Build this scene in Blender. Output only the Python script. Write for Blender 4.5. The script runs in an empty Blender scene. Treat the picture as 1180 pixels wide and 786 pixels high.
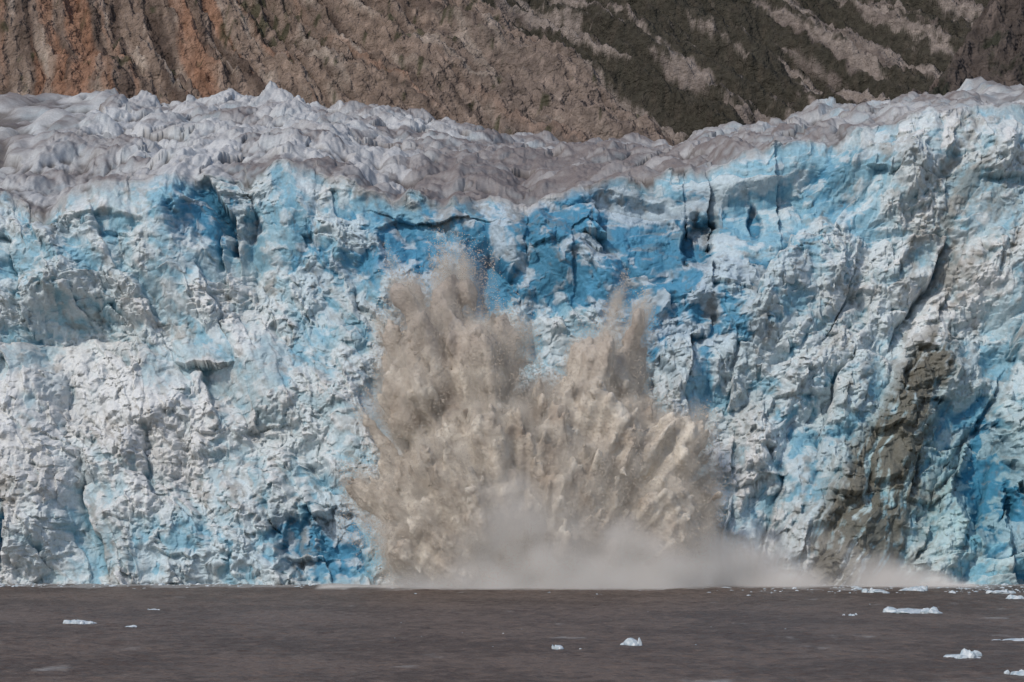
import bpy, math, time
import numpy as np
from mathutils import Vector
T0=time.time()
rng=np.random.default_rng(7)
F=np.float32
# ------------------------------------------------------------------ noise
_a=rng.random((256,256))*2*np.pi
GX=np.cos(_a).astype(F); GY=np.sin(_a).astype(F)
def perlin(x,y,s=0):
    x=np.asarray(x+s*17.37,dtype=np.float32); y=np.asarray(y+s*9.71,dtype=np.float32)
    xf=np.floor(x); yf=np.floor(y)
    xi=xf.astype(np.int32); yi=yf.astype(np.int32); fx=x-xf; fy=y-yf
    u=fx*fx*fx*(fx*(fx*6-15)+10); v=fy*fy*fy*(fy*(fy*6-15)+10)
    x0=xi&255; x1=(xi+1)&255; y0=yi&255; y1=(yi+1)&255
    a=GX[x0,y0]*fx+GY[x0,y0]*fy; b=GX[x1,y0]*(fx-1)+GY[x1,y0]*fy
    c=GX[x0,y1]*fx+GY[x0,y1]*(fy-1); d=GX[x1,y1]*(fx-1)+GY[x1,y1]*(fy-1)
    a=a+u*(b-a); c=c+u*(d-c)
    return (a+v*(c-a))*1.5
def fbm(x,y,o=4,s=0,g=0.5):
    r=0;amp=1;t=0
    for i in range(o):
        r=r+amp*perlin(x,y,s+i*3); t+=amp; amp*=g
        x,y=1.6*x+1.2*y,-1.2*x+1.6*y
    return r/t*1.3
def ridged(x,y,o=4,s=0,g=0.5):
    r=0;amp=1;t=0
    for i in range(o):
        r=r+amp*(1-np.abs(perlin(x,y,s+i*3))*2); t+=amp; amp*=g
        x,y=1.6*x+1.2*y,-1.2*x+1.6*y
    return r/t
CR=rng.random((5,256,256)).astype(F)
def facet(x,y,s=0,k=1.0,tilt=1.1,off=0.7):
    x=np.asarray(x+s*13.1,dtype=np.float32); y=np.asarray(y+s*7.3,dtype=np.float32)
    xi=np.floor(x).astype(np.int32); yi=np.floor(y).astype(np.int32)
    best=np.full(x.shape,-9,F); idr=np.zeros(x.shape,F)
    for i in(-1,0,1):
        for j in(-1,0,1):
            a=(xi+i)&255; b=(yi+j)&255
            dx=x-(xi+i)-CR[0][a,b]; dy=y-(yi+j)-CR[1][a,b]
            r=CR[4][a,b]
            h=(r-.5)*off+(CR[2][a,b]-.5)*2*tilt*dx+(CR[3][a,b]-.5)*2*tilt*dy-k*(dx*dx+dy*dy)
            m=h>best; best=np.where(m,h,best); idr=np.where(m,r,idr)
    return best,idr
def sstep(a,b,x):
    t=np.clip((x-a)/(b-a),0,1); return t*t*(3-2*t)
def blur(A,r):
    for ax in (0,1):
        P=np.pad(A,[(r+1,r) if k==ax else (0,0) for k in (0,1)],mode='edge').astype(np.float64)
        C=np.cumsum(P,axis=ax)
        n=A.shape[ax]
        A=((C.take(range(2*r+1,2*r+1+n),axis=ax)-C.take(range(0,n),axis=ax))/(2*r+1))
    return A.astype(F)
def mixc(A,B,t):
    return A+(B-A)*t[...,None]
def C(*c): return np.array(c,F)
# ------------------------------------------------------------------ helpers
def grid_obj(name,X,Y,Z,col,mat):
    n,m=X.shape
    co=np.stack([X,Y,Z],-1).reshape(-1,3).astype(F)
    idx=np.arange(n*m,dtype=np.int32).reshape(n,m)
    q=np.stack([idx[:-1,:-1],idx[:-1,1:],idx[1:,1:],idx[1:,:-1]],-1).reshape(-1,4)
    me=bpy.data.meshes.new(name)
    me.vertices.add(n*m); me.vertices.foreach_set('co',co.ravel())
    me.loops.add(q.size); me.loops.foreach_set('vertex_index',np.ascontiguousarray(q).ravel())
    me.polygons.add(len(q)); me.polygons.foreach_set('loop_start',np.arange(0,q.size,4,dtype=np.int32))
    me.polygons.foreach_set('use_smooth',np.full(len(q),True))
    a=me.color_attributes.new('Col','FLOAT_COLOR','POINT')
    c4=np.ones((n*m,4),F); c4[:,:3]=col.reshape(n*m,-1)
    a.data.foreach_set('color',c4.ravel())
    me.update(calc_edges=True)
    me.materials.append(mat)
    ob=bpy.data.objects.new(name,me); bpy.context.collection.objects.link(ob)
    return ob
def new_mat(name):
    m=bpy.data.materials.new(name); m.use_nodes=True
    nt=m.node_tree; nt.nodes.clear(); return m,nt
def attr_mat(name,rough,spec,nscale,namp,bump,bscale,bdist):
    m,nt=new_mat(name); N=nt.nodes; L=nt.links
    o=N.new('ShaderNodeOutputMaterial'); b=N.new('ShaderNodeBsdfPrincipled')
    b.inputs['Roughness'].default_value=rough; b.inputs['Specular IOR Level'].default_value=spec
    at=N.new('ShaderNodeAttribute'); at.attribute_name='Col'
    tc=N.new('ShaderNodeTexCoord')
    n=N.new('ShaderNodeTexNoise'); n.inputs['Scale'].default_value=nscale; n.inputs['Detail'].default_value=3; n.inputs['Roughness'].default_value=.65
    L.new(tc.outputs['Object'],n.inputs['Vector'])
    mr=N.new('ShaderNodeMapRange'); mr.inputs['From Min'].default_value=.3; mr.inputs['From Max'].default_value=.7
    mr.inputs['To Min'].default_value=1-namp; mr.inputs['To Max'].default_value=1+namp
    L.new(n.outputs['Fac'],mr.inputs['Value'])
    vm=N.new('ShaderNodeVectorMath'); vm.operation='SCALE'
    L.new(at.outputs['Color'],vm.inputs[0]); L.new(mr.outputs[0],vm.inputs['Scale'])
    L.new(vm.outputs[0],b.inputs['Base Color'])
    n2=N.new('ShaderNodeTexNoise'); n2.inputs['Scale'].default_value=bscale; n2.inputs['Detail'].default_value=3; n2.inputs['Roughness'].default_value=.7
    L.new(tc.outputs['Object'],n2.inputs['Vector'])
    bp=N.new('ShaderNodeBump'); bp.inputs['Strength'].default_value=bump; bp.inputs['Distance'].default_value=bdist
    L.new(n2.outputs['Fac'],bp.inputs['Height']); L.new(bp.outputs[0],b.inputs['Normal'])
    L.new(b.outputs[0],o.inputs['Surface'])
    return m
FOC=3000.; HC=15.; PH=597.
def zat(py,y): return HC+(PH-py)*y/FOC
# ------------------------------------------------------------------ glacier
side=np.cumsum(np.linspace(.2,6,60))
xs=np.concatenate([-126-side[::-1],np.linspace(-126,126,1400),126+side]).astype(F)
nf=640; nt_=320; nb=12
pxs=590+xs*FOC/628
crest=np.interp(pxs,[-200,0,60,150,240,330,400,470,540,620,700,790,850,900,1000,1080,1180,1400],
                    [232,234,232,218,202,192,214,226,229,229,216,204,186,168,146,130,122,110])
crest=crest+20*fbm(xs/13,xs*0,4,3)
zf=zat(crest,628.)
yb=860.
pxb=590+xs*FOC/yb
sky=np.interp(pxb,[-200,0,100,200,290,320,350,400,500,600,650,750,850,920,1000,1060,1100,1130,1180,1400],
                  [112,111,110,112,113,110,113,122,141,157,165,164,150,138,125,129,121,112,110,106])
zb=zat(sky,yb)
vf=np.linspace(0,1,nf); 
base_z=-4+np.outer(vf,zf+4)
lean=0.30
yface=600+lean*np.clip(base_z,0,None)
ycr=yface[-1]
vt=np.linspace(0,1,nt_+1)[1:]
ytop=ycr[None]+np.outer(vt,np.ones_like(xs))*(yb-ycr)[None]
zlin=zf[None]+(vt**0.9)[:,None]*(zb-zf)[None]
vk=np.linspace(0,1,nb+1)[1:]
ybk=yb+np.outer(vk,np.ones_like(xs))*620
zbk=zb[None]+np.outer(vk,np.ones_like(xs))*6
X=np.broadcast_to(xs,(nf+nt_+nb,len(xs))).astype(F)
Y=np.concatenate([yface,ytop,ybk]).astype(F); Z=np.concatenate([base_z,zlin,zbk]).astype(F)
V=np.concatenate([base_z,zf[None]+(ytop-ycr[None])*0.55,zf[None]+(ybk-ycr[None])*.55]).astype(F)
top=np.concatenate([sstep(.90,1.0,vf)*0.5,0.5+0.5*sstep(0,.10,vt),np.ones(nb)]).astype(F)[:,None]*np.ones_like(X)
DPX=590+FOC*X/Y; DPY=PH-FOC*(Z-HC)/Y
sh=.5-1.15*sstep(15,75,X)
wx=X+sh*(V-50)*.75+4*fbm(X/26,V/26,4,11); wy=V+4*fbm(X/26,V/26,4,17)
w2x=X+.9*fbm(X/5,V/5,3,21); w2y=V+.9*fbm(X/5,V/5,3,25)
ux_=wx+w2x-X; uy_=wy+w2y-V
f1,i1=facet(wx/24,wy/32,1,k=.8,tilt=1.2)
f2,i2=facet(ux_/9,uy_/15,2,k=.7,tilt=1.4)
f3,i3=facet(ux_/4.2,uy_/6.0,3,k=.5,tilt=1.4)
f3b,i3b=facet((ux_+.5*uy_)/2.2,(uy_-.5*ux_)/2.9,10,k=.45,tilt=1.4)
f4,i4=facet(w2x/1.2,w2y/1.3,4,k=.4,tilt=1.4)
f5,i5=facet(w2x/.65,w2y/.65,14,k=.4,tilt=1.4)
f6,i6=facet(w2x/5.5,w2y/30,24,k=.8,tilt=1.5)
colm=np.exp(-(((DPX-680)/190)**4+((DPY-275)/65)**4))+.6*np.exp(-(((DPX-230)/110)**4+((DPY-260)/60)**4))+.5*np.exp(-(((DPX-900)/110)**4+((DPY-215)/60)**4))
big=fbm(X/50,V/45,3,31)
rg=ridged(wx/14,wy/24,4,41)
rub=sstep(-.3,.4,fbm(X/16,V/16,4,47)+.55*np.exp(-(((DPX-950)/130)**2+((DPY-430)/170)**2))+.3*np.exp(-(((DPX-120)/200)**2+((DPY-520)/120)**2))-.7*colm)
rm=.28+.75*rub
D=9*big+8.5*f1+5.2*f2+(2.0*f3+1.05*f3b+.72*f4+.46*f5)*rm+1.3*rg+2.8*f6*colm
def hollow(px,py,rx,ry,dep,soft=.35):
    q=np.sqrt(((DPX-px)/rx)**2+((DPY-py)/ry)**2)+.35*fbm(X/6,V/6,4,int(px))+.15*f3
    return -dep*(1-sstep(1-soft,1+soft*.3,q))
H=0
for h in [(805,285,20,42,9),(375,632,58,52,5),(248,250,60,50,5),(565,350,30,60,3),(460,290,30,40,3),(700,265,90,42,4),
          (790,380,40,35,3.5),(1130,560,45,85,6),(1060,440,30,40,4),(5,610,16,60,7),(640,330,55,50,3),(1165,630,20,70,6),(110,265,70,14,2.5),(870,265,10,26,4)]:
    H=H+hollow(*h)
ribc=1082-(DPY-390)*.44+12*fbm(X/9,V/14,4,61)
rib=np.exp(-((DPX-ribc)/(18+.15*np.clip(DPY-380,0,None)))**2)*sstep(345,430,DPY)
D=D+H+3*rib
yout=D*(1-top)
under=(1-sstep(0,3.5,Z))*1.2
Y2=Y-yout+under*(1-top)-6*(1-top)*sstep(60,0,Z)
# serac field on the upper surface: broken, tilted blocks
wyy=Y+8*fbm(X/25,Y/25,3,71)
sx_=X+4*fbm(X/10,Y/16,4,75); sy_=wyy+7*fbm(X/10,Y/20,4,76)
b1,ib1=facet((sx_+.25*sy_)/17,sy_/30,7,k=.95,tilt=1.5,off=.9)
b2,ib2=facet((sx_-.3*sy_)/7,sy_/15,8,k=.9,tilt=1.6,off=.9)
tf2,ti2=facet(w2x/3.2,wyy/8,18,k=.8,tilt=1.6)
tf3,ti3=facet(w2x/1.6,wyy/4,9,k=.8,tilt=1.6)
tsp=ridged((sx_+.2*Y)/12,sy_/30,4,79)
flat=np.exp(-(((DPX-650)/150)**2+((DPY-190)/35)**2))
TD=(3.9*b1+2.5*b2+1.0*tf2+.42*tf3+1.6*(tsp-.5))*(1-.35*flat)+2.0*fbm(X/30,Y/40,3,77)+.1*f4
TD=TD-TD[nf:].mean()
fade=1-sstep(yb+10,yb+120,Y)*.6
Z2=Z+top*TD*fade+(1-top)*(f2*1.4+f3*.6+f3b*.3)
X2=X+(1-top)*(.7*fbm(X/6,V/6,4,91))
for (px,w,h) in [(322,26,4.5),(1117,24,5),(1060,14,3),(1000,24,3.5),(905,12,2),(268,9,1.5),(1160,16,3)]:
    xx=(px-590)*yb/FOC
    Z2=Z2+h*np.clip((1-np.abs(X-xx-.15*w*.29*f4)/(w*.29))*1.6,0,1)**.8*np.exp(-((Y-845)/9)**2)*top*(.8+.5*tf2)
# --- colour
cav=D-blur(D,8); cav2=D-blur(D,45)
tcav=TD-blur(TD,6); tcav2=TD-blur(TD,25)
dZr=np.gradient(Z2,axis=0); dYr=np.gradient(Y2,axis=0)
steep=blur(sstep(.2,.9,dZr/np.maximum(np.abs(dYr),.05)),1)
ledge=blur(sstep(.6,2.2,dYr/np.maximum(dZr,.03)),1)
def G(px,py,rx,ry): return np.exp(-(((DPX-px)/rx)**2+((DPY-py)/ry)**2))
blue=.38+.58*G(430,320,130,110)+1.0*G(650,290,180,85)+.75*G(780,370,110,85)+.75*G(1140,560,70,120)+.75*G(370,630,80,55)+.55*G(255,245,60,50)\
   +.2*G(30,300,100,90)+.35*G(160,630,200,34)+.40*G(950,500,90,110)+.45*G(930,230,80,70)-.28*G(110,500,200,110)-.10*G(950,340,80,60)-.3*G(430,345,40,22)-.35*G(640,385,60,30)
blue=blue+.28*fbm(wx/18,wy/24,5,101)+.16*fbm(wx/5,wy/8,4,103)+.32*(i2-.5)+.24*(i3-.5)+.20*(i3b-.5)+.14*(i4-.5)+.35*colm*(i6-.5)
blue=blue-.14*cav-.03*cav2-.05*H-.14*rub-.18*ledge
blue=np.clip(blue,0,1.35)
wht=C(.58,.595,.595); pale=C(.41,.515,.555); cyan=C(.24,.43,.53); deep=C(.065,.24,.385)
col=mixc(np.broadcast_to(wht,X.shape+(3,)),pale,sstep(0,.35,blue))
col=mixc(col,cyan,sstep(.35,.82,blue)); col=mixc(col,deep,sstep(.78,1.25,blue)*.94)
snow=sstep(.3,.7,fbm(wx/7,wy/6,5,111)+.4*f3+.3*f4+.5*(rub-.5)+.4*ledge)
col=mixc(col,C(.71,.71,.70),snow*.5)
col=mixc(col,col*C(.62,.84,.84),np.clip(G(1130,580,80,110)+.6*G(1010,560,60,110),0,1))
dn=fbm(wx/6,wy/13,5,121)+.5*fbm(X/2,V/2,3,125)
film=sstep(-.3,.7,fbm(wx/12,wy/18,5,127))
col=mixc(col,col*C(.78,.745,.715),film*.55)
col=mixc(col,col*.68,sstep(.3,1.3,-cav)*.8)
speck=sstep(.3,.8,fbm(wx/1.6,wy/2.4,3,129)+.5*fbm(wx/12,wy/18,3,128)+.3*ledge)
dirt=sstep(.15,.8,dn+.75*G(1110,230,80,90)+.35*G(860,370,60,90)+.5*G(1060,320,60,70)+.3*G(1150,380,60,70)-.25)*.65
dirt=np.maximum(dirt,sstep(.3,.75,dn+.5*G(0,560,20,90)+.5*G(40,240,120,20)+.45*G(600,228,190,14)+.3*G(540,230,60,40))*.6)
dirt=np.maximum(dirt,speck*.42)
col=mixc(col,C(.20,.17,.135),np.clip(dirt,0,1)*.9)
strk=ridged(wx/3.0,wy/20,4,133)
col=mixc(col,C(.125,.112,.085),np.clip(rib*2.2*sstep(-.1,.65,strk*.7+.5*dn+.05),0,1)*.92)
# top colour
tdirt=sstep(-.45,.45,fbm((X+.5*Y)/24,wyy/24,5,131)+.3*fbm(X/5,Y/9,4,132)+.8*G(620,200,280,30)+.5*(ib1-.5)+.1*tcav2-.3*G(200,170,220,45))
tc=mixc(np.broadcast_to(C(.41,.40,.39),X.shape+(3,)),C(.18,.143,.128),tdirt*.93)
tc=mixc(tc,mixc(np.broadcast_to(C(.45,.465,.475),X.shape+(3,)),C(.29,.37,.41),sstep(-.1,.5,fbm(X/14,Y/30,3,141))),steep*(.6-.35*G(620,200,240,35)))
tc=mixc(tc,C(.58,.58,.575),sstep(.15,.6,.4*(ti2-.5)+.6*(ib2-.5)+.6*G(330,112,50,14)+.3*G(230,150,150,50)+.4*G(440,170,70,40)-.1*tdirt)*.6)
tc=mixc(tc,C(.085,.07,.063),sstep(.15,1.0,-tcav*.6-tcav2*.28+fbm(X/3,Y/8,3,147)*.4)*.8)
tw=np.clip(sstep(-.02,.30,(crest[None]+14-DPY)/60+.14*fbm(X/6,V/6,4,151)+.10*(i3-.5)),0,1)
tw=tw*sstep(.0,.2,np.clip(top+.25,0,1))
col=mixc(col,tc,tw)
col=np.clip(col,.02,.9)
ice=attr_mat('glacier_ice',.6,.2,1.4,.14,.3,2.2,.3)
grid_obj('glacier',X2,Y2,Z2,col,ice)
print('glacier',time.time()-T0,X.size)
del D,f1,f2,f3,f4,TD,tf2,tf3,col,tc
# ------------------------------------------------------------------ mountains
rock=attr_mat('mountain_rock',.9,.1,.12,.35,1.0,.09,9.)
def axis(a,b,step,lo,hi,g=1.12):
    core=np.arange(a,b,step); L=[a];s=step
    while L[-1]>lo: s*=g; L.append(L[-1]-s)
    R=[core[-1]];s=step
    while R[-1]<hi: s*=g; R.append(R[-1]+s)
    return np.concatenate([np.array(L[1:])[::-1],core,np.array(R[1:])]).astype(F)
ax=axis(-340,120,.9,-1500,500); ay=axis(1360,1680,.75,1230,2500)
MX,MY=np.meshgrid(ax,ay)
xr=81-(MY-1513)*.86+8*fbm(MY/60,MX*0,3,201)
sl=.9*(MY-1250)
sx=MX+(.30+.85*sstep(-330,-60,MX))*(MY-1500)+9*fbm(MX/40,MY/40,4,203)
strata=ridged(sx/30,MY/300,4,205)
strata2=ridged(sx/9,MY/70,4,209)
mr=fbm(MX/90,MY/90,4,211)
cr,ci=facet((sx+4*mr)/18,MY/34,12)
cr2,ci2=facet((sx+4*mr)/6,MY/8,13)
var=.4+.8*sstep(-.4,.4,fbm(MX/50,MY/50,3,207))
Hh=sl+10*(strata-.5)+4*(strata2-.5)*var+20*mr+8*cr+4*cr2+5*fbm(MX/7,MY/7,4,213)
over=np.clip(MX-xr,0,None); Hh=Hh-1.25*over
PX=590+FOC*MX/MY; PY=PH-FOC*(sl-HC)/MY
c=mixc(np.broadcast_to(C(.195,.145,.115),MX.shape+(3,)),C(.080,.058,.047),sstep(.0,.7,fbm(sx/12,MY/110,5,221)+.2))
c=mixc(c,C(.32,.265,.22),sstep(.1,.6,fbm(sx/14,MY/50,5,225)+.25*(ci-.5))*.8)
rust=sstep(.15,.6,fbm(sx/16,MY/200,4,229)+.6*np.exp(-((PX-70)/40)**2)+.5*np.exp(-((PX-225)/40)**2)-.1)
c=mixc(c,C(.25,.13,.08),rust*.7)
gray=sstep(430,640,PX+PY*.2+60*mr)
c=mixc(c,C(.18,.145,.126),gray*.5)
veg=sstep(.3,.6,fbm(MX/10,MY/12,5,233)+.5*np.exp(-((PX-300)/60)**2-((PY-5)/35)**2)+.2*np.exp(-((PX-480)/90)**2-((PY-20)/35)**2)-.05)
c=mixc(c,C(.04,.042,.022),veg*.8)
c=mixc(c,c*.6,sstep(.1,.6,(.45-strata2))*var)
c=mixc(c,c*1.35,sstep(.1,.6,fbm(MX/4,MY/4,3,235)))
grid_obj('rocky_mountain',MX,MY,Hh,c,rock)
ax=axis(-60,620,1.5,-1800,2600); ay=axis(2450,3080,1.5,2250,4600)
MX,MY=np.meshgrid(ax,ay)
sl=.75*(MY-2150)
mr=fbm(MX/160,MY/160,4,301)
sx=(MX+(MY-2700)*1.0+34*mr+10*fbm(MX/30,MY/30,4,303))
st=ridged(sx/80,(MY-.5*MX)/900,4,305); st2=ridged(sx/24,(MY-.5*MX)/260,4,309)
Hh=sl+44*(st-.5)+13*(st2-.5)+40*mr+9*fbm(MX/16,MY/16,4,313)
PX=590+FOC*MX/MY; PY=PH-FOC*(sl-HC)/MY
scree=mixc(np.broadcast_to(C(.24,.20,.175),MX.shape+(3,)),C(.13,.105,.092),sstep(-.2,.5,fbm(sx/22,MY/140,4,317)))
b=fbm(sx/40,(MY-.5*MX)/300,5,321)+.5*fbm(sx/15,(MY-.5*MX)/120,4,323)+.3*fbm(MX/14,MY/16,4,325)
lush=.3*np.exp(-((PX-800)/150)**2)-.4*np.exp(-((PX-985)/60)**2-((PY-60)/70)**2)-.4*np.exp(-((PX-790)/25)**2-((PY-95)/40)**2)+.17
veg=sstep(-.04,.14,b+lush)
c=mixc(scree,C(.040,.037,.027),veg*.94)
c=mixc(c,C(.085,.070,.055),veg*sstep(-.1,.6,fbm(MX/9,MY/9,4,331))*.5)
grid_obj('vegetated_mountain',MX,MY,Hh,c,rock)
ax=axis(160,260,.6,60,1400); ay=axis(1040,1180,.6,950,1500)
MX,MY=np.meshgrid(ax,ay)
xr=170+(MY-1090)*.85+5*fbm(MY/25,MX*0,3,401)
mr=fbm(MX/50,MY/50,4,403)
Hh=1.0*(MY-900)+10*mr+9*(ridged((MX-.5*MY)/16,MY/60,4,405)-.5)+3*fbm(MX/5,MY/5,4,407)
Hh=Hh-1.4*np.clip(xr-MX,0,None)
c=mixc(np.broadcast_to(C(.075,.06,.052),MX.shape+(3,)),C(.14,.11,.095),sstep(0,.6,fbm((MX-.5*MY)/9,MY/30,5,411)))
c=mixc(c,C(.035,.035,.025),sstep(.1,.5,fbm(MX/14,MY/14,5,415)))
grid_obj('rock_spur',MX,MY,Hh,c,rock)
print('mountains',time.time()-T0)
# ------------------------------------------------------------------ water
wx_=axis(-125,125,.40,-4000,4000,1.25); wy_=axis(215,612,.45,-3000,2500,1.25)
WX,WY=np.meshgrid(wx_,wy_)
near=sstep(180,215,WY)*sstep(-140,-124,WX)*sstep(140,124,WX)*(WY<613)
WZ=(.20*fbm(WX/5,WY/3.6,4,501)+.17*ridged(WX/2.6,WY/1.9,3,505))*near
rr=np.hypot(WX-3,WY-572)
WZ=WZ+.5*np.exp(-((rr-42)/5)**2)*near*fbm(WX/12,WY/12,2,507)
wc=mixc(np.broadcast_to(C(.150,.112,.090),WX.shape+(3,)),C(.090,.067,.054),sstep(-.5,.5,.8*fbm(WX/22,WY/40,4,511)+.9*fbm(WX/3,WY/3.5,3,513)))
foam=sstep(.25,.6,fbm(WX/9,WY/22,4,515)+1.15*sstep(535,592,WY)+.3*sstep(0,90,WX)*sstep(480,570,WY)-.25)
wc=mixc(wc,C(.33,.31,.29),foam*.75)
wm,nt=new_mat('silty_water'); N=nt.nodes;L=nt.links
o=N.new('ShaderNodeOutputMaterial'); b=N.new('ShaderNodeBsdfPrincipled'); b.inputs['Roughness'].default_value=.4; b.inputs['Specular IOR Level'].default_value=.10
at=N.new('ShaderNodeAttribute'); at.attribute_name='Col'; L.new(at.outputs['Color'],b.inputs['Base Color'])
tcn=N.new('ShaderNodeTexCoord'); mp=N.new('ShaderNodeMapping'); mp.inputs['Scale'].default_value=(.8,1.5,1)
L.new(tcn.outputs['Object'],mp.inputs[0]); n=N.new('ShaderNodeTexNoise'); n.inputs['Scale'].default_value=1.1; n.inputs['Detail'].default_value=4
L.new(mp.outputs[0],n.inputs['Vector']); bp=N.new('ShaderNodeBump'); bp.inputs['Distance'].default_value=.5; bp.inputs['Strength'].default_value=1
L.new(n.outputs['Fac'],bp.inputs['Height']); L.new(bp.outputs[0],b.inputs['Normal']); L.new(b.outputs[0],o.inputs['Surface'])
grid_obj('water',WX,WY,WZ,wc,wm)
# ------------------------------------------------------------------ floating ice
fm,nt=new_mat('floating_ice'); N=nt.nodes;L=nt.links
o=N.new('ShaderNodeOutputMaterial'); b=N.new('ShaderNodeBsdfPrincipled'); b.inputs['Roughness'].default_value=.45
tcn=N.new('ShaderNodeTexCoord'); n=N.new('ShaderNodeTexNoise'); n.inputs['Scale'].default_value=1.5; n.inputs['Detail'].default_value=6
L.new(tcn.outputs['Object'],n.inputs['Vector']); cr_=N.new('ShaderNodeValToRGB'); cr_.color_ramp.elements[0].position=.35; cr_.color_ramp.elements[1].position=.6
cr_.color_ramp.elements[0].color=(.34,.42,.46,1); cr_.color_ramp.elements[1].color=(.62,.65,.66,1)
L.new(n.outputs['Fac'],cr_.inputs[0]); L.new(cr_.outputs[0],b.inputs['Base Color']); L.new(b.outputs[0],o.inputs['Surface'])
import bmesh
def chunk_geo(seed,sub=3):
    bm=bmesh.new(); bmesh.ops.create_icosphere(bm,subdivisions=sub,radius=1)
    r=np.random.default_rng(seed)
    pl=[(Vector(r.normal(size=3)).normalized(),r.uniform(.5,.85)) for _ in range(11)]
    for v in bm.verts:
        for nrm,d in pl:
            t=v.co.dot(nrm)
            if t>d: v.co-=nrm*(t-d)*.95
    vs=np.array([v.co[:] for v in bm.verts]); vs+=r.normal(size=vs.shape)*.025
    fs=[[v.index for v in f.verts] for f in bm.faces]; bm.free()
    return vs,fs
def wpos(px,py):
    d=FOC*HC/(py-PH); return (px-590)/FOC*d,d
def mesh_obj(name,V_,F_,mat):
    me=bpy.data.meshes.new(name); me.from_pydata(V_.tolist(),[],F_); me.materials.append(mat); me.update()
    ob=bpy.data.objects.new(name,me); bpy.context.collection.objects.link(ob); return ob
floes=[(728,743,28,11),(643,747,18,6),(95,718,50,6),(152,722,24,4),(1045,706,66,8),(1106,758,56,12),(1165,738,46,5),(1172,776,34,7),(672,748,22,3),(1050,681,40,7),(644,674,16,8),(180,703,18,3),(1010,683,34,7),(1150,684,42,6),(1165,690,34,6),(980,709,22,3)]
for k,(px,py,w,h) in enumerate(floes):
    x,d=wpos(px,py); s=d/FOC
    vs,fs=chunk_geo(50+k)
    P=[vs*np.array([w*s*.42,w*s*.45+.4,h*s*.9])]; FF=list(fs)
    off=len(vs)
    r=np.random.default_rng(k)
    for j in range(5):
        v2,f2_=chunk_geo(200+k*5+j,2); q=r.uniform(.15,.38)
        v2=v2*np.array([w*s*.5*q,w*s*.45*q,h*s*r.uniform(.5,1.2)])+np.array([r.uniform(-.85,.85)*w*s*.5,r.uniform(-.3,.3)*w*s,0])
        P.append(v2); FF+=[[a+off for a in f] for f in f2_]; off+=len(v2)
    ob=mesh_obj('floating_ice_chunk',np.concatenate(P),FF,fm); ob.location=(x,d,-.05)
P=[];FF=[];off=0
r=np.random.default_rng(99)
protos=[chunk_geo(300+i,1) for i in range(8)]
for j in range(2000):
    u=r.random()
    if u<.75: y=600-abs(r.normal())*14; x=r.uniform(-122,124)
    elif u<.96: y=r.uniform(520,595); x=124-abs(r.normal())*45
    else: y=r.uniform(300,560); x=r.uniform(-.05,.2)*y
    s=r.uniform(.12,.45)*(1+1.6*(r.random()<.06)) if y>500 else r.uniform(.05,.11)
    v2,f2_=protos[j%8]; a=r.uniform(0,6.28); ca,sa=math.cos(a),math.sin(a)
    v=v2*s*np.array([1.6,1,.55]); v=np.stack([v[:,0]*ca-v[:,1]*sa,v[:,0]*sa+v[:,1]*ca,v[:,2]],-1)+np.array([x,y,.08])
    P.append(v); FF+=[[q+off for q in f] for f in f2_]; off+=len(v)
mesh_obj('brash_ice',np.concatenate(P),FF,fm)
print('ice',time.time()-T0)
# ------------------------------------------------------------------ splash: density grid -> dense core surface + thin spray volume
TB=rng.random((64,64,64)).astype(F)*2-1
def vn3(x,y,z,s=0):
    x,y,z=(.80*x+.36*y-.48*z, -.60*x+.48*y-.64*z, .80*y+.60*z)
    x=x+s*5.3+200;y=y+s*3.7+200;z=z+s*7.1+200
    xi=x.astype(np.int32);yi=y.astype(np.int32);zi=z.astype(np.int32)
    fx=x-xi;fy=y-yi;fz=z-zi
    fx=fx*fx*(3-2*fx);fy=fy*fy*(3-2*fy);fz=fz*fz*(3-2*fz)
    x0=xi&63;x1=(xi+1)&63;y0=yi&63;y1=(yi+1)&63;z0=zi&63;z1=(zi+1)&63
    def l(a,b,t): return a+(b-a)*t
    return l(l(l(TB[x0,y0,z0],TB[x1,y0,z0],fx),l(TB[x0,y1,z0],TB[x1,y1,z0],fx),fy),
             l(l(TB[x0,y0,z1],TB[x1,y0,z1],fx),l(TB[x0,y1,z1],TB[x1,y1,z1],fx),fy),fz)
SY=566.; S=SY/FOC
def PXx(px): return (px-590)*S
def PZ(py): return HC+(PH-py)*S
lobes=[(536,336,36,56,2,7,4.0),(515,385,56,66,1,9,2.6),(488,455,56,76,0,10,2.0),(560,430,58,90,0,11,1.8),(560,540,104,110,0,16,1.7),(472,570,52,74,-2,10,2.2),
(625,500,44,80,2,11,1.8),(520,610,92,76,-2,14,2.0),(687,430,44,46,4,8,1.1),(668,490,54,72,3,11,1.1),(724,448,18,54,5,5,1.4),
(724,530,66,74,2,12,1.1),(770,522,46,56,2,9,1.1),(745,600,68,78,0,13,1.5),(655,590,95,90,-2,15,1.9),(799,590,26,50,6,8,2.6),
(434,582,38,30,0,5,3.2),(453,394,13,46,0,2.8,1.2),(444,470,24,26,0,4,2.0)]
def shape(x,y,z):
    f=np.full(len(x),-99,F); so_=np.zeros(len(x),F); sw=np.zeros(len(x),F)
    for (px,py,rx,ry,dy,ryd,so) in lobes:
        q=np.sqrt(((x-PXx(px))/(rx*S))**2+((z-PZ(py))/(ry*S))**2+((y-SY-dy)/ryd)**2)
        d=(1-q)*min(rx*S,ry*S,ryd); f=np.maximum(f,d); w_=np.exp(np.clip(d,-8,8)*.8); so_+=w_*so; sw+=w_
    return f,so_/sw
def bil(x,y,z,s,k): return 2.6*np.abs(vn3(x/s,y/s,z/(s*1.3),k))-1
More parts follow.
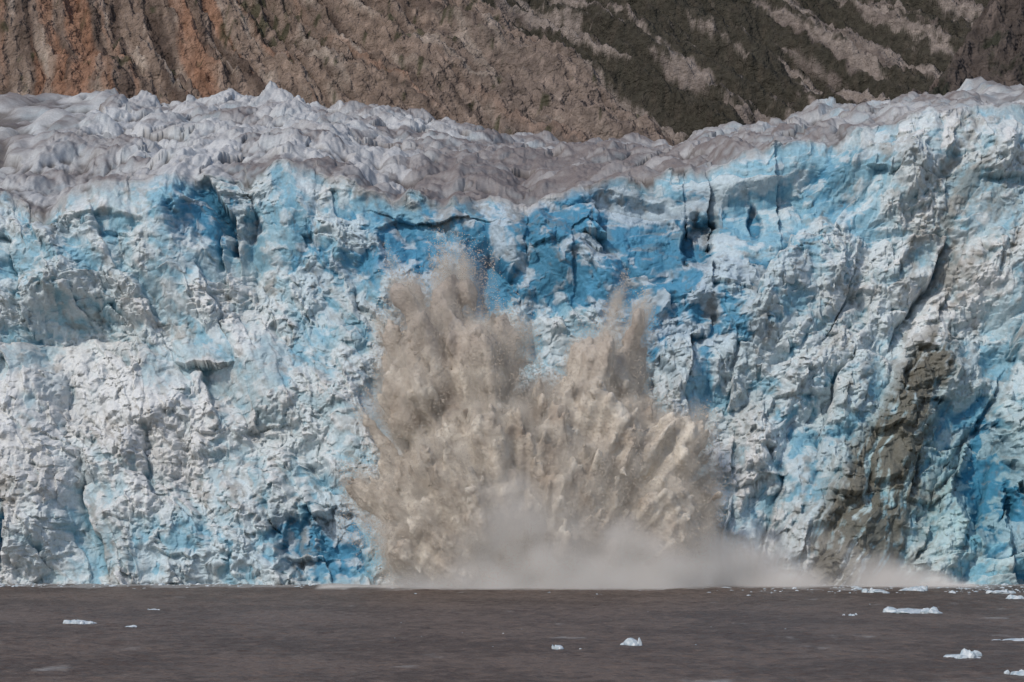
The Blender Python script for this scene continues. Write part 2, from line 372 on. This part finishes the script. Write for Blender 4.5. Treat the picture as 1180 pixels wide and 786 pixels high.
def detail(x,y,z,fa):
    dx=x-PXx(605);dy=y-SY;dz=z+14.; r=np.sqrt(dx*dx+dy*dy+dz*dz); ux=dx/r;uy=dy/r;uz=dz/r
    st=vn3(ux*9,uy*9,uz*9+r/40,1)+.75*vn3(ux*20,uy*20+r/28,uz*20,2)+.42*vn3(ux*44,uy*44+r/16,uz*44,3)
    ox=.8*vn3(x/3,y/3,z/3,31); oz=.8*vn3(x/3,y/3,z/3,32)
    bl=1.0*bil(x+ox,y,z+oz,9,4)+.66*bil(x+ox,y,z+oz,4.5,5)+.42*bil(x+ox,y,z+oz,2.4,6)+.24*bil(x,y,z,1.3,12)
    streak=.5*vn3(ux*70,uy*70+r/16,uz*70,15)+.5*vn3(ux*130,uy*130,uz*130+r/8,16)
    return fa+2.7*st*np.clip((z+6)/25,.35,1.5)+1.6*(bl+.1),streak
NX,NY,NZ=230,100,214
bmin=(PXx(380),SY-22.,-1.); bmax=(PXx(855),SY+22.,PZ(255))
Zg,Yg,Xg=np.meshgrid(np.linspace(bmin[2],bmax[2],NZ).astype(F),np.linspace(bmin[1],bmax[1],NY).astype(F),np.linspace(bmin[0],bmax[0],NX).astype(F),indexing='ij')
Xf=Xg.ravel();Yf=Yg.ravel();Zf=Zg.ravel()
f,so_=shape(Xf,Yf,Zf)
act=np.where(f>-6.5)[0]
x=Xf[act];y=Yf[act];z=Zf[act];so=so_[act]
fa,streak=detail(x,y,z,f[act])
core=fa-so+.5*streak
halo=np.clip((fa+2.8)/(2.8+so*.9),0,1)**2
halo=halo*.26*np.clip(.75+1.4*streak+.5*vn3(x/3.5,y/3.5,z/6,13),.03,1.8)
sf=np.full(len(Xf),-3,F); sf[act]=np.clip(core,-3,3); sf+=3.
sf3=sf.reshape(NZ,NY,NX); sf3[0]=0;sf3[-1]=0;sf3[:,0]=0;sf3[:,-1]=0;sf3[:,:,0]=0;sf3[:,:,-1]=0
halo=np.where(core>2.5,0,halo)
hd=np.zeros(len(Xf),F); hd[act]=halo
hd3=hd.reshape(NZ,NY,NX)[::2,::2,::2].copy(); hd3[-1]=0;hd3[:,0]=0;hd3[:,-1]=0;hd3[:,:,0]=0;hd3[:,:,-1]=0
hn=(hd3.shape[2],hd3.shape[1],hd3.shape[0]); nn3=(NX,NY,NZ); hmax=tuple(bmin[i]+(bmax[i]-bmin[i])*2*(hn[i]-1)/(nn3[i]-1) for i in range(3))
print('field',time.time()-T0)
def field_object(name,n,bmin,bmax,vals,build):
    N_=n[0]*n[1]*n[2]
    me=bpy.data.meshes.new(name); me.vertices.add(N_)
    a=me.attributes.new('value','FLOAT','POINT'); a.data.foreach_set('value',np.ascontiguousarray(vals,dtype=F).ravel())
    ob=bpy.data.objects.new(name,me); bpy.context.collection.objects.link(ob)
    ng=bpy.data.node_groups.new(name,'GeometryNodeTree')
    ng.interface.new_socket('Geometry',in_out='INPUT',socket_type='NodeSocketGeometry'); ng.interface.new_socket('Geometry',in_out='OUTPUT',socket_type='NodeSocketGeometry')
    N=ng.nodes; L=ng.links
    gi=N.new('NodeGroupInput'); go=N.new('NodeGroupOutput')
    pos=N.new('GeometryNodeInputPosition')
    sub=N.new('ShaderNodeVectorMath'); sub.operation='SUBTRACT'; sub.inputs[1].default_value=bmin; L.new(pos.outputs[0],sub.inputs[0])
    mul=N.new('ShaderNodeVectorMath'); mul.operation='MULTIPLY'; mul.inputs[1].default_value=[(n[i]-1)/(bmax[i]-bmin[i]) for i in range(3)]; L.new(sub.outputs[0],mul.inputs[0])
    add=N.new('ShaderNodeVectorMath'); add.operation='ADD'; add.inputs[1].default_value=(.5,.5,.5); L.new(mul.outputs[0],add.inputs[0])
    flo=N.new('ShaderNodeVectorMath'); flo.operation='FLOOR'; L.new(add.outputs[0],flo.inputs[0])
    sep=N.new('ShaderNodeSeparateXYZ'); L.new(flo.outputs[0],sep.inputs[0])
    def im(op,a,b):
        q=N.new('FunctionNodeIntegerMath'); q.operation=op
        for i,v in enumerate((a,b)):
            if isinstance(v,int): q.inputs[i].default_value=v
            else: L.new(v,q.inputs[i])
        return q.outputs[0]
    idx=im('ADD',sep.outputs[0],im('MULTIPLY',im('ADD',sep.outputs[1],im('MULTIPLY',sep.outputs[2],n[1])),n[0]))
    na=N.new('GeometryNodeInputNamedAttribute'); na.data_type='FLOAT'; na.inputs['Name'].default_value='value'
    si=N.new('GeometryNodeSampleIndex'); si.data_type='FLOAT'; si.domain='POINT'; si.clamp=True
    L.new(gi.outputs[0],si.inputs['Geometry']); L.new(na.outputs[0],si.inputs['Value']); L.new(idx,si.inputs['Index'])
    vc=N.new('GeometryNodeVolumeCube'); vc.inputs['Min'].default_value=bmin; vc.inputs['Max'].default_value=bmax
    for i,a in enumerate('XYZ'): vc.inputs['Resolution '+a].default_value=n[i]
    L.new(si.outputs[0],vc.inputs['Density'])
    L.new(build(N,L,vc.outputs[0]),go.inputs[0])
    md=ob.modifiers.new('field','NODES'); md.node_group=ng
    return ob
cm,nt=new_mat('silty_water_spray'); N=nt.nodes;L=nt.links
o=N.new('ShaderNodeOutputMaterial'); b=N.new('ShaderNodeBsdfPrincipled'); b.inputs['Roughness'].default_value=1; b.inputs['Specular IOR Level'].default_value=0
tcn=N.new('ShaderNodeTexCoord'); n1=N.new('ShaderNodeTexNoise'); n1.inputs['Scale'].default_value=.14; n1.inputs['Detail'].default_value=6; n1.inputs['Roughness'].default_value=.6
L.new(tcn.outputs['Object'],n1.inputs['Vector'])
cr_=N.new('ShaderNodeValToRGB'); e=cr_.color_ramp.elements; e[0].position=.36;e[1].position=.62; e[0].color=(.42,.345,.28,1); e[1].color=(.80,.73,.63,1)
L.new(n1.outputs['Fac'],cr_.inputs[0])
sp=N.new('ShaderNodeSeparateXYZ'); L.new(tcn.outputs['Object'],sp.inputs[0])
mr_=N.new('ShaderNodeMapRange'); mr_.inputs['From Min'].default_value=40; mr_.inputs['From Max'].default_value=68; L.new(sp.outputs[2],mr_.inputs['Value'])
mx=N.new('ShaderNodeMix'); mx.data_type='RGBA'; L.new(mr_.outputs[0],mx.inputs[0]); L.new(cr_.outputs[0],mx.inputs[6]); mx.inputs[7].default_value=(.42,.365,.33,1)
L.new(mx.outputs[2],b.inputs['Base Color'])
n2=N.new('ShaderNodeTexNoise'); n2.inputs['Scale'].default_value=1.0; n2.inputs['Detail'].default_value=6; n2.inputs['Roughness'].default_value=.65; L.new(tcn.outputs['Object'],n2.inputs['Vector'])
bp=N.new('ShaderNodeBump'); bp.inputs['Strength'].default_value=.6; bp.inputs['Distance'].default_value=1.0; L.new(n2.outputs['Fac'],bp.inputs['Height']); L.new(bp.outputs[0],b.inputs['Normal'])
L.new(b.outputs[0],o.inputs['Surface'])
def vol_mat(name,color,g,em):
    # scattering droplets; the faint emission term stands for the multiple scattering inside bright spray
    m,nt=new_mat(name); N=nt.nodes;L=nt.links
    o=N.new('ShaderNodeOutputMaterial'); v=N.new('ShaderNodeVolumePrincipled')
    v.inputs['Color'].default_value=color; v.inputs['Anisotropy'].default_value=g; v.inputs['Density'].default_value=1
    v.inputs['Density Attribute'].default_value='density'
    at=N.new('ShaderNodeAttribute'); at.attribute_name='density'
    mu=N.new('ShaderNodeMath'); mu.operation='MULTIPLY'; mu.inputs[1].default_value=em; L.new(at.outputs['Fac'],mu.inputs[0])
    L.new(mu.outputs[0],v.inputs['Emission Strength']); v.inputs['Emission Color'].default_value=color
    L.new(v.outputs[0],o.inputs['Volume'])
    try: m.cycles.volume_step_rate=2.0
    except Exception as ex: print('no step rate',ex)
    return m
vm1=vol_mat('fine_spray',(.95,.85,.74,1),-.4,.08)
def build_core(N,L,vol):
    v2m=N.new('GeometryNodeVolumeToMesh'); v2m.resolution_mode='GRID'; v2m.inputs['Threshold'].default_value=3.0
    L.new(vol,v2m.inputs['Volume'])
    ss=N.new('GeometryNodeSetShadeSmooth'); L.new(v2m.outputs[0],ss.inputs[0])
    s1=N.new('GeometryNodeSetMaterial'); s1.inputs['Material'].default_value=cm; L.new(ss.outputs[0],s1.inputs[0])
    return s1.outputs[0]
def build_vol(mat):
    def bfn(N,L,vol):
        s2=N.new('GeometryNodeSetMaterial'); s2.inputs['Material'].default_value=mat; L.new(vol,s2.inputs[0]); return s2.outputs[0]
    return bfn
splash=bpy.data.objects.new('water_splash',None); bpy.context.collection.objects.link(splash)
ob=field_object('dense_jet',(NX,NY,NZ),bmin,bmax,sf,build_core); ob.data.materials.append(cm); ob.parent=splash
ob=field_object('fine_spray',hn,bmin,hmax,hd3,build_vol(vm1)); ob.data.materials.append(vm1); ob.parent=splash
# flung droplets round the edge of the plume
r2=np.random.default_rng(5)
nn=2400000
px_=r2.uniform(PXx(390),PXx(845),nn).astype(F);py_=r2.uniform(SY-18,SY+14,nn).astype(F);pz_=r2.uniform(0,PZ(262),nn).astype(F)
f,so=shape(px_,py_,pz_); m=(f>-5.5)&(f<4); px_,py_,pz_,f=px_[m],py_[m],pz_[m],f[m]
fa,streak=detail(px_,py_,pz_,f)
pr=np.exp(-((fa+.2)/1.9)**2)*np.clip(.25+1.8*streak,0,1)
m=r2.random(len(fa))<pr*.9
P3=np.stack([px_[m],py_[m],pz_[m]],-1); print('droplets',len(P3))
me=bpy.data.meshes.new('droplets'); me.vertices.add(len(P3)); me.vertices.foreach_set('co',P3.astype(F).ravel())
a=me.attributes.new('rad','FLOAT','POINT'); a.data.foreach_set('value',(.03+.09*r2.random(len(P3))**2).astype(F))
dm,nt=new_mat('silty_droplets'); o=nt.nodes.new('ShaderNodeOutputMaterial'); b=nt.nodes.new('ShaderNodeBsdfDiffuse'); b.inputs['Color'].default_value=(.60,.52,.44,1); nt.links.new(b.outputs[0],o.inputs['Surface'])
me.materials.append(dm)
ob=bpy.data.objects.new('droplets',me); bpy.context.collection.objects.link(ob); ob.parent=splash
ng=bpy.data.node_groups.new('droplets','GeometryNodeTree')
ng.interface.new_socket('Geometry',in_out='INPUT',socket_type='NodeSocketGeometry'); ng.interface.new_socket('Geometry',in_out='OUTPUT',socket_type='NodeSocketGeometry')
gi=ng.nodes.new('NodeGroupInput'); go=ng.nodes.new('NodeGroupOutput'); mp=ng.nodes.new('GeometryNodeMeshToPoints')
na=ng.nodes.new('GeometryNodeInputNamedAttribute'); na.data_type='FLOAT'; na.inputs['Name'].default_value='rad'
s_=ng.nodes.new('GeometryNodeSetMaterial'); s_.inputs['Material'].default_value=dm
ng.links.new(gi.outputs[0],mp.inputs['Mesh']); ng.links.new(na.outputs[0],mp.inputs['Radius']); ng.links.new(mp.outputs[0],s_.inputs[0]); ng.links.new(s_.outputs[0],go.inputs[0])
md=ob.modifiers.new('droplets','NODES'); md.node_group=ng
# mist over the tide line
n=(110,30,26); b0=(PXx(370),SY-30.,0.); b1_=(PXx(1130),SY+24.,32.)
Zg,Yg,Xg=np.meshgrid(np.linspace(b0[2],b1_[2],n[2]),np.linspace(b0[1],b1_[1],n[1]),np.linspace(b0[0],b1_[0],n[0]),indexing='ij')
x=Xg.ravel().astype(F);y=Yg.ravel().astype(F);z=Zg.ravel().astype(F)
hgt=np.interp(x,[PXx(q) for q in (375,420,480,540,610,680,760,830,880,950,1040,1125)],[.5,3,7,14,26,20,14,14,13,10,6,.4]).astype(F)
nz=vn3(x/10,y/10,z/8,20)+.6*vn3(x/5,y/5,z/4,21)+.3*vn3(x/2.6,y/2.6,z/2.6,22)
hgt=hgt*(1+.55*nz)
yw=np.exp(-((y-(SY-12+16*sstep(PXx(750),PXx(850),x)))/9)**2)
dens=np.clip(1-z/np.maximum(hgt,.3),0,1)**1.4*yw*.26*np.clip(.7+.8*nz,.03,1.4)*np.interp(x,[PXx(430),PXx(560),PXx(760),PXx(860)],[.5,1.1,.9,.65])
d3=dens.reshape(n[2],n[1],n[0]); d3[-1]=0;d3[:,0]=0;d3[:,-1]=0;d3[:,:,0]=0;d3[:,:,-1]=0
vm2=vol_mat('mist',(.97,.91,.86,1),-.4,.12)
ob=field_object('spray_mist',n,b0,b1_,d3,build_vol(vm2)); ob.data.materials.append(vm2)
# ------------------------------------------------------------------ light, world, camera
tosun=Vector((-.52,-.68,.82)).normalized()
sd=bpy.data.lights.new('sun','SUN'); sd.energy=2.1; sd.angle=math.radians(2.5); sd.color=(1,.94,.86)
so=bpy.data.objects.new('sun',sd); so.rotation_euler=tosun.to_track_quat('Z','Y').to_euler(); bpy.context.collection.objects.link(so)
w=bpy.data.worlds.new('World'); bpy.context.scene.world=w; w.use_nodes=True
nt=w.node_tree; bg=nt.nodes['Background']; bg.inputs['Strength'].default_value=.125
s=nt.nodes.new('ShaderNodeTexSky'); s.sky_type='NISHITA'; s.sun_disc=False
s.sun_elevation=math.asin(tosun.z); s.sun_rotation=math.atan2(tosun.x,tosun.y)
nt.links.new(s.outputs[0],bg.inputs['Color'])
cd=bpy.data.cameras.new('camera'); cd.sensor_width=36; cd.lens=36*FOC/1180; cd.clip_end=20000; cd.clip_start=1
co=bpy.data.objects.new('camera',cd); co.location=(0,0,HC); co.rotation_euler=(math.radians(90)+math.atan(204/FOC),0,0)
bpy.context.collection.objects.link(co); bpy.context.scene.camera=co
sc=bpy.context.scene; sc.view_settings.view_transform='Standard'; sc.view_settings.look='None'; sc.view_settings.exposure=0
print('done',time.time()-T0)
